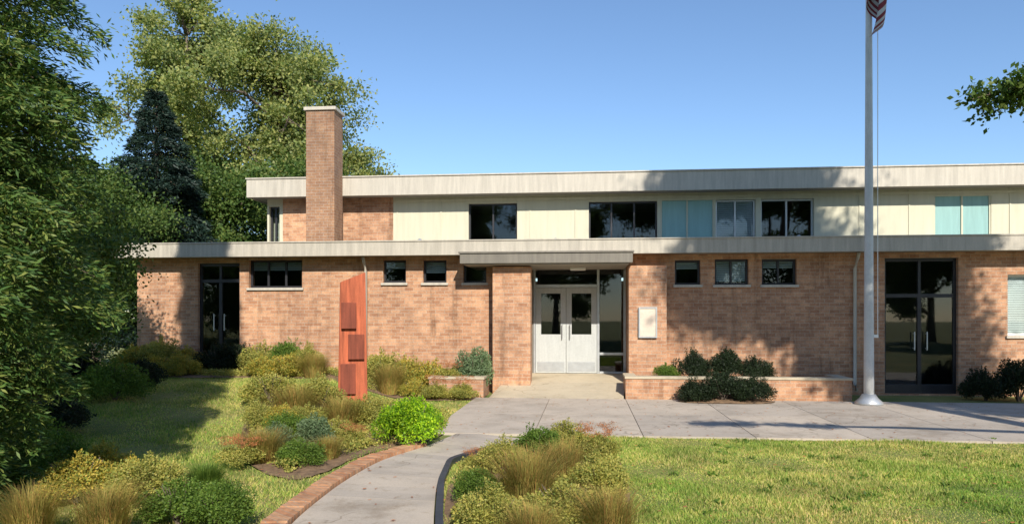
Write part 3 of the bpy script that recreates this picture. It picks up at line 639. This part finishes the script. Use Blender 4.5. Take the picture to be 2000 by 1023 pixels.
# planter and wall shrubs at right
for px, d, s, sz, z, lab in ((1300, -1.0, .62, .9, .38, 'small green shrub at the left end of the long planter'), (1352, -1.0, .85, 1, .36, 'dark evergreen shrub in the long planter, next to the small green one'), (1415, -1.0, .9, 1.0, .36, 'dark evergreen shrub in the middle of the long planter'), (1475, -1.0, .85, 1.0, .36, 'dark evergreen shrub in the long planter, right of centre'), (1358, -1.9, .88, .8, .03, 'dark evergreen shrub in front of the long planter, leftmost of three'), (1412, -1.98, .92, .85, .03, 'dark evergreen shrub in front of the long planter, middle of three'), (1468, -1.95, .98, .9, .03, 'dark evergreen shrub in front of the long planter, rightmost of three'),
        (1925, -.85, 1.0, .9, 0, 'low dark evergreen shrub at the wall right of the glazed entrance'), (1990, -.95, 1.1, .95, 0, 'low dark evergreen shrub at the right edge below the white window')):
    x, y = wallpt(px, d); plant('evergreen_shrub', P_green if px == 1300 else P_dark, x, y, lab, 'shrub', s, sz, z=z, group='shrubs by the right-hand wall')

# ------------------------------------------------------------------ grass
def grass(x0, x1, y0, y1, n, name, label=None):
    P = np.stack([rng.uniform(x0, x1, n), y0+(y1-y0)*rng.uniform(0, 1, n)**1.15], 1)
    # keep to the lawn: outside walk, path and beds
    loc = np.stack([P[:, 0]*c_-(P[:, 1]-17)*s_, P[:, 0]*s_+(P[:, 1]-17)*c_], 1)
    keep = ~((loc[:, 0] > xa-.02) & (loc[:, 1] > -6.325)) & (loc[:, 1] < -.05)
    k2 = np.interp(P[:, 1], LP[:, 1], LP[:, 0]); k3 = np.interp(P[:, 1], RP[:, 1], RP[:, 0])
    keep &= ~((P[:, 0] > k2-.24) & (P[:, 0] < k3+.06) & (P[:, 1] < 11.2))
    P = P[keep]; n = len(P); z = gz(P[:, 0], P[:, 1])
    clump = np.sin(P[:, 0]*2.3+np.sin(P[:, 1]*1.7))*np.cos(P[:, 1]*2.9+P[:, 0])
    ln = (.028+.018*clump)*rng.uniform(.5, 1.6, n); a = rng.uniform(0, 6.28, n); le = rng.normal(0, .45, (n, 2))
    B0 = np.stack([P[:, 0], P[:, 1], z-.004], 1); t = np.stack([np.cos(a), np.sin(a), np.zeros(n)], 1)*.0045*(1+P[:, 1:2]*.08)
    Tp = B0+np.stack([le[:, 0]*ln, le[:, 1]*ln, ln], 1)
    V = np.stack([B0-t, B0+t, Tp], 1)
    o = bpy.data.objects.new(name, raw_mesh(name, V.reshape(-1, 3), n, 3, L['grass'])); link(o); o['kind'] = 'stuff'
    return o
o = grass(-.7, 8.5, 4.8, 11.6, 300000, 'grass'); o['label'] = 'sunlit dry-green lawn grass between walkway and camera'; o['category'] = 'grass'
o = grass(-12, -.5, 4.8, 16.5, 260000, 'grass'); o['label'] = 'greener lawn grass left of the path'; o['category'] = 'grass'
BEDS = [[gpt(*p) for p in ((500, 900), (560, 930), (640, 905), (720, 880), (800, 866), (870, 840), (880, 815), (760, 795), (560, 797), (480, 840))],
        [gpt(*p) for p in ((885, 1023), (895, 925), (965, 892), (1080, 878), (1180, 884), (1218, 930), (1218, 1023), (1190, 1180), (900, 1180))], [(v.x, v.y) for v in [bw(bx(p, d), d) for p, d in ((250, -.3), (940, -.3), (940, -1.5), (900, -2.1), (740, -2.1), (500, -1.9), (260, -2.0))]]]
def inside(P, poly):
    k = np.zeros(len(P), bool); q = np.array(poly); n = len(q)
    for i in range(n):
        a, b = q[i], q[(i+1) % n]; c = ((a[1] > P[:, 1]) != (b[1] > P[:, 1])) & (P[:, 0] < (b[0]-a[0])*(P[:, 1]-a[1])/(b[1]-a[1]+1e-12)+a[0]); k ^= c
    return k
PP = []
for bd in BEDS:
    q = np.array(bd); P = rng.uniform(q.min(0), q.max(0), (90000, 2)); P = P[inside(P, bd)]; f = np.sin(P[:, 0]*5+np.sin(P[:, 1]*4)*2)+np.cos(P[:, 1]*6.3+P[:, 0]*2)+rng.normal(0, .5, len(P)); PP.append(P[f > -.3])
PP = np.concatenate(PP); hh = rng.uniform(0, 1, len(PP))**1.6*.11
gc = bpy.data.objects.new('ground_cover', leaves_mesh('ground_cover', np.stack([PP[:, 0], PP[:, 1], gz(PP[:, 0], PP[:, 1])+.04+hh], 1), np.tile([0, 0, .5], (len(PP), 1)), .035, .022, L['olive'])); link(gc)
gc['kind'] = 'stuff'; gc['label'] = 'low leafy ground cover between the plants in the beds'; gc['category'] = 'ground cover'
def litter(n):
    x = rng.uniform(-6, 9, n); y = rng.uniform(5, 16.2, n); z = gz(x, y)+.042
    o = bpy.data.objects.new('fallen_leaves', leaves_mesh('fallen_leaves', np.stack([x, y, z], 1), np.tile([1., 0, .05], (n, 1)), .045, .03, L['rustflower'])); V = o.data
    co_ = np.empty(len(V.vertices)*3, np.float32); V.vertices.foreach_get('co', co_); co_ = co_.reshape(-1, 4, 3); base = co_[:, :1, 2]; co_[:, :, 2] = base+(co_[:, :, 2]-base)*.18; co_[:, :, 2] = np.maximum(co_[:, :, 2], base-.003)
    V.vertices.foreach_set('co', co_.ravel()); link(o); o['kind'] = 'stuff'; o['label'] = 'scattered small fallen leaves on walkway, path and lawn'; o['category'] = 'leaves'
litter(1600)
wx = rng.uniform(-.2, 8, 110); wy = rng.uniform(5.6, 10.2, 110); P = np.repeat(np.stack([wx, wy, gz(wx, wy)+.012], 1), 22, 0); P[:, :2] += rng.normal(0, .028, (len(P), 2)); P = P[(P[:, 0] > np.interp(P[:, 1], RP[:, 1], RP[:, 0])+.1)]
wo = bpy.data.objects.new('lawn_weeds', leaves_mesh('lawn_weeds', P, np.tile([0, 0, .55], (len(P), 1)), .045, .022, L['green'])); link(wo); wo['kind'] = 'stuff'; wo['label'] = 'broad-leaved weeds and clover scattered through the right-hand lawn'; wo['category'] = 'weeds'
# ------------------------------------------------------------------ trees
def tree_clumps(h, trunk_h, cr, ch, n_l=9, twigs=7, r0=.22, lean=(0, 0), seed=1, cz=None):
    """limbs as tapered tubes; returns MB and list of clump centres"""
    rd = random.Random(seed); m = MB(); cz = cz or (trunk_h+h)/2; C = []
    top = Vector((lean[0], lean[1], h*.8))
    tp = [Vector((0, 0, -.2)), Vector((lean[0]*.1, lean[1]*.1, trunk_h*.5)), Vector((lean[0]*.3, lean[1]*.3, trunk_h)), Vector((lean[0]*.7, lean[1]*.7, (trunk_h+h*.8)/2)), top]
    m.tube(tp, [r0*1.35, r0, r0*.82, r0*.5, r0*.15], 12)
    for i in range(n_l):
        f = rd.uniform(.0, .95); s = tp[2].lerp(top, f); a = i*2.4+rd.uniform(-.4, .4)
        el = rd.uniform(.15, .9)+f*.5; e = Vector((math.cos(a)*math.cos(el)*cr, math.sin(a)*math.cos(el)*cr, math.sin(el)*ch*.5)); q = rd.uniform(.7, 1.0)
        end = Vector((lean[0], lean[1], cz))*1.0+Vector((e.x*q, e.y*q, (s.z-cz)*.55+e.z*q*.8-ch*.08)); mid_ = s.lerp(end, .5)+Vector((0, 0, cr*.12))
        m.tube([s, mid_, end], [r0*.4*(1-f*.5), r0*.24, r0*.06], 7)
        for k in range(twigs):
            t = rd.uniform(.35, 1); b = mid_.lerp(end, (t-.35)/.65) if t > .5 else s.lerp(mid_, t*1.6)
            d = Vector((rd.gauss(0, 1), rd.gauss(0, 1), rd.gauss(.25, .7))).normalized()*cr*rd.uniform(.18, .42); m.tube([b, b+d*.6+Vector((0, 0, .06)), b+d], [r0*.09, r0*.06, r0*.03], 5); C.append(b+d); C.append(b+d*.6)
    for k in range(int(twigs*2.5)):
        d = Vector((rd.gauss(0, .5), rd.gauss(0, .5), rd.uniform(.2, 1)))*cr*.4; m.tube([top-Vector((0, 0, .4)), top+d], [r0*.1, r0*.04], 5); C.append(top+d)
    return m, C
def decid(name, label, x, y, h, trunk_h, cr, ch, mat, n, leaf, cl=.55, seed=1, z=0, lean=(0, 0), group=None, shear=0, **k):
    t = thing(name, label, 'tree', (x, y, z), 0, group); m, C = tree_clumps(h, trunk_h, cr, ch, seed=seed, lean=lean, **k)
    if shear:
        f = lambda v: (v[0]+shear*(v[2]-k['cz'])*(v[2] > trunk_h)+shear*(trunk_h-k['cz'])*min(1, max(0, v[2])/trunk_h)*(v[2] <= trunk_h), v[1], v[2])
        m.v = [f(v) for v in m.v]; C = [f(c) for c in C]
    m.build('trunk', M['bark'], t, smooth=True)
    C = np.array([tuple(c) for c in C]); per = n//len(C); wgt = rng.uniform(.4, 1.6, len(C)); P = []; D = []
    for c, wv in zip(C, wgt):
        s = cl*rng.uniform(.6, 1.3); p = rng.normal(size=(int(per*wv), 3))*np.array([s, s, s*.62])*.6+c; P.append(p); D.append(p-c+np.array([0, 0, -.1]))
    o = bpy.data.objects.new('crown', leaves_mesh('crown', np.concatenate(P), np.concatenate(D), leaf, leaf*.6, L[mat])); link(o, t); return t
def conifer(name, label, x, y, prof, mat, n, leaf, seed=1, z=0, group=None, trunk_r=.16, droop=.35, layers=40, dens=1, wd=.3):
    """prof: list of (height, radius)"""
    rd = random.Random(seed); t = thing(name, label, 'tree', (x, y, z), 0, group); H = prof[-1][0]
    m = MB(); m.tube([(0, 0, -.2), (0, 0, H*.5), (0, 0, H*.98)], [trunk_r, trunk_r*.6, .02], 10)
    P = []; D = []; hs = [q[0] for q in prof]; rs = [q[1] for q in prof]; z0 = prof[0][0]; tot = layers*9; per = n//tot
    for i in range(tot):
        zz = z0+(H-z0)*rd.uniform(0, 1)**1.05; r = float(np.interp(zz, hs, rs))*rd.uniform(.7, 1.12); a = rd.uniform(0, 6.28)
        d = np.array([math.cos(a), math.sin(a), 0]); kk = max(10, int(per*(r/max(rs)+.3)*dens)); s = rng.uniform(.15, 1, kk)**.6
        B0 = np.array([0, 0, zz+r*.15])+d*(s*r)[:, None]+np.array([0, 0, -1])*(droop*r*(s**1.7))[:, None]
        side = np.array([-d[1], d[0], 0]); wv = (.32*(1.05-s)*min(r, 1.3)+.06)
        off = rng.normal(size=kk)*wv; P.append(B0+side*off[:, None]+np.array([0, 0, 1])*(rng.normal(size=kk)*.05-np.abs(off)*.25)[:, None])
        D.append(np.tile(d*.8+np.array([0, 0, -.25]), (kk, 1))+side*np.sign(off)[:, None]*.7)
        if i % 3 == 0: m.tube([(0, 0, zz+r*.15), tuple(np.array([0, 0, zz+r*.05])+d*r*.5), tuple(np.array([0, 0, zz+r*.15-droop*r])+d*r*.95)], [.022, .014, .005], 5, False)
    m.build('trunk', M['bark'], t, smooth=True)
    o = bpy.data.objects.new('crown', leaves_mesh('crown', np.concatenate(P), np.concatenate(D), leaf, leaf*wd, L[mat], spread=.45)); link(o, t); return t
# near left evergreen whose spire shades the facade
conifer('conifer', 'large dark evergreen filling the left edge in front of the lawn', -4.95, 6.0, [(.35, .95), (1.3, 1.15), (1.9, 1.55), (2.4, 1.6), (3.0, 1.3), (4.4, 1.45), (6, 1.1), (8.0, .85), (10.5, .66), (13.0, .15)], 'conifer', 520000, .07, 3, layers=95, wd=.24)
decid('broadleaf_tree', 'bushy small green tree right behind the near evergreen, left of the lawn', -7.35, 10.2, 3.9, .4, 1.5, 3.4, 'dense', 90000, .06, .38, 44, n_l=12, twigs=8, r0=.1, z=.2)
# trees behind the building, left
GT = 'trees behind the left end of the building'
def bh(px, Y): return (px-1000)/F*Y
decid('broadleaf_tree', 'light green open-crowned tree behind the chimney', bh(545, 30), 30, 13.6, 3.5, 4.9, 9.5, 'maple', 58000, .14, .55, 11, n_l=13, twigs=8, r0=.26, group=GT)
decid('broadleaf_tree', 'tall light green tree reaching the top of the picture, left of the chimney tree', bh(365, 33), 33, 18.3, 4, 4.3, 11.5, 'maple', 46000, .15, .5, 5, n_l=12, twigs=7, r0=.28, group=GT)
decid('broadleaf_tree', 'smaller light tree whose thin crown shows just right of the chimney', bh(690, 31), 31, 10.0, 3, 1.9, 6, 'maple', 18000, .13, .5, 21, n_l=9, twigs=5, r0=.16, group=GT)
decid('broadleaf_tree', 'dense green tree low behind the left end of the roofs', bh(395, 24), 24, 6.9, 1.0, 2.6, 5.6, 'dense', 90000, .11, .6, 8, n_l=12, twigs=8, r0=.2, group=GT)
decid('broadleaf_tree', 'dense green tree behind the roof at the left of the chimney', bh(560, 28), 28, 7.6, 1.5, 3.4, 5.2, 'dense', 80000, .12, .6, 9, n_l=12, twigs=8, r0=.2, group=GT)
decid('broadleaf_tree', 'dense green tree between the near evergreen and the building corner', bh(190, 20), 20, 5.4, .8, 2.2, 4.2, 'dense', 80000, .09, .5, 18, n_l=12, twigs=8, r0=.16, z=.2, group=GT)
decid('broadleaf_tree', 'shrubby green tree standing in front of the left corner of the brick wall', bh(95, 13.5), 13.5, 4.4, .5, 1.5, 3.6, 'dense', 70000, .075, .45, 28, n_l=12, twigs=8, r0=.14, z=.3, group=GT)
conifer('spruce', 'dark blue-green spruce behind the left end of the building', bh(305, 21), 21, [(1, 1.7), (4, 1.6), (6.0, 1.1), (7.6, .4), (8.2, .1)], 'blue', 80000, .12, 6, layers=34, group=GT)
# tree right of the camera: its crown shades the facade and one bough hangs into view
sh = decid('shade_tree', 'leafy bough of a tall tree hanging in at the upper right edge', 9.0, 3.4, 19.0, 8.0, 2.75, 9.8, 'dense', 190000, .17, .66, 14, n_l=28, twigs=10, r0=.22, cz=13.2, shear=-.17)
decid('unseen_tree', 'smaller tree on the lawn beside the tall shade tree, out of the frame', 10.75, 3.6, 12.2, 5.6, 1.9, 6.0, 'dense', 120000, .17, .52, 17, n_l=20, twigs=9, r0=.16, cz=9.3)
bo = [Vector(p) for p in ((0, 0, 4.9), (-1.8, 1.5, 4.2), (-3.2, 2.4, 3.72), (-4.3, 2.75, 3.62), (-4.95, 2.85, 3.60))]
m = MB(); m.tube(bo, [.09, .07, .045, .025, .008], 8); P = []; D = []
for i in range(60):
    t = rng.uniform(.4, 1.0)*4; k = min(3, int(t)); p = bo[k].lerp(bo[k+1], t-k); d = Vector((rng.normal(), rng.normal(), rng.normal()*.25-.02)).normalized()*.27*rng.uniform(.4, 1)
    m.tube([p, p+d], [.008, .003], 4, False)
    q = np.array(p)+np.array(d)*rng.uniform(.2, 1.1, (90, 1))+rng.normal(size=(90, 3))*.05; P.append(q); D.append(np.tile(np.array(d)*1.5, (90, 1)))
bb = m.build('bough', M['bark'], sh, smooth=True); link(bpy.data.objects.new('leaves', leaves_mesh('bough_leaves', np.concatenate(P), np.concatenate(D), .05, .03, L['dense'])), bb)
# unseen trees added behind the camera to cut sky light and darken window reflections
GB = 'unseen trees added behind the camera to darken the light'
first = decid('unseen_tree', 'broad unseen tree added behind the camera to darken sky light and window reflections', -14, -23, 15, 2, 6.0, 12.5, 'dense', 40000, .32, .9, 31, r0=.3, group=GB)
for i, (x, y) in enumerate(((-5, -25), (4, -23), (13, -26), (22, -23), (-24, -25), (31, -26), (-34, -24))):
    c = first.copy(); COL.objects.link(c); c.location = (x, y, 0); c.rotation_euler = (0, 0, i*1.3); c.scale = (1, 1, .85+.1*(i % 3))
    for ch_ in first.children:
        k = ch_.copy(); COL.objects.link(k); k.parent = c
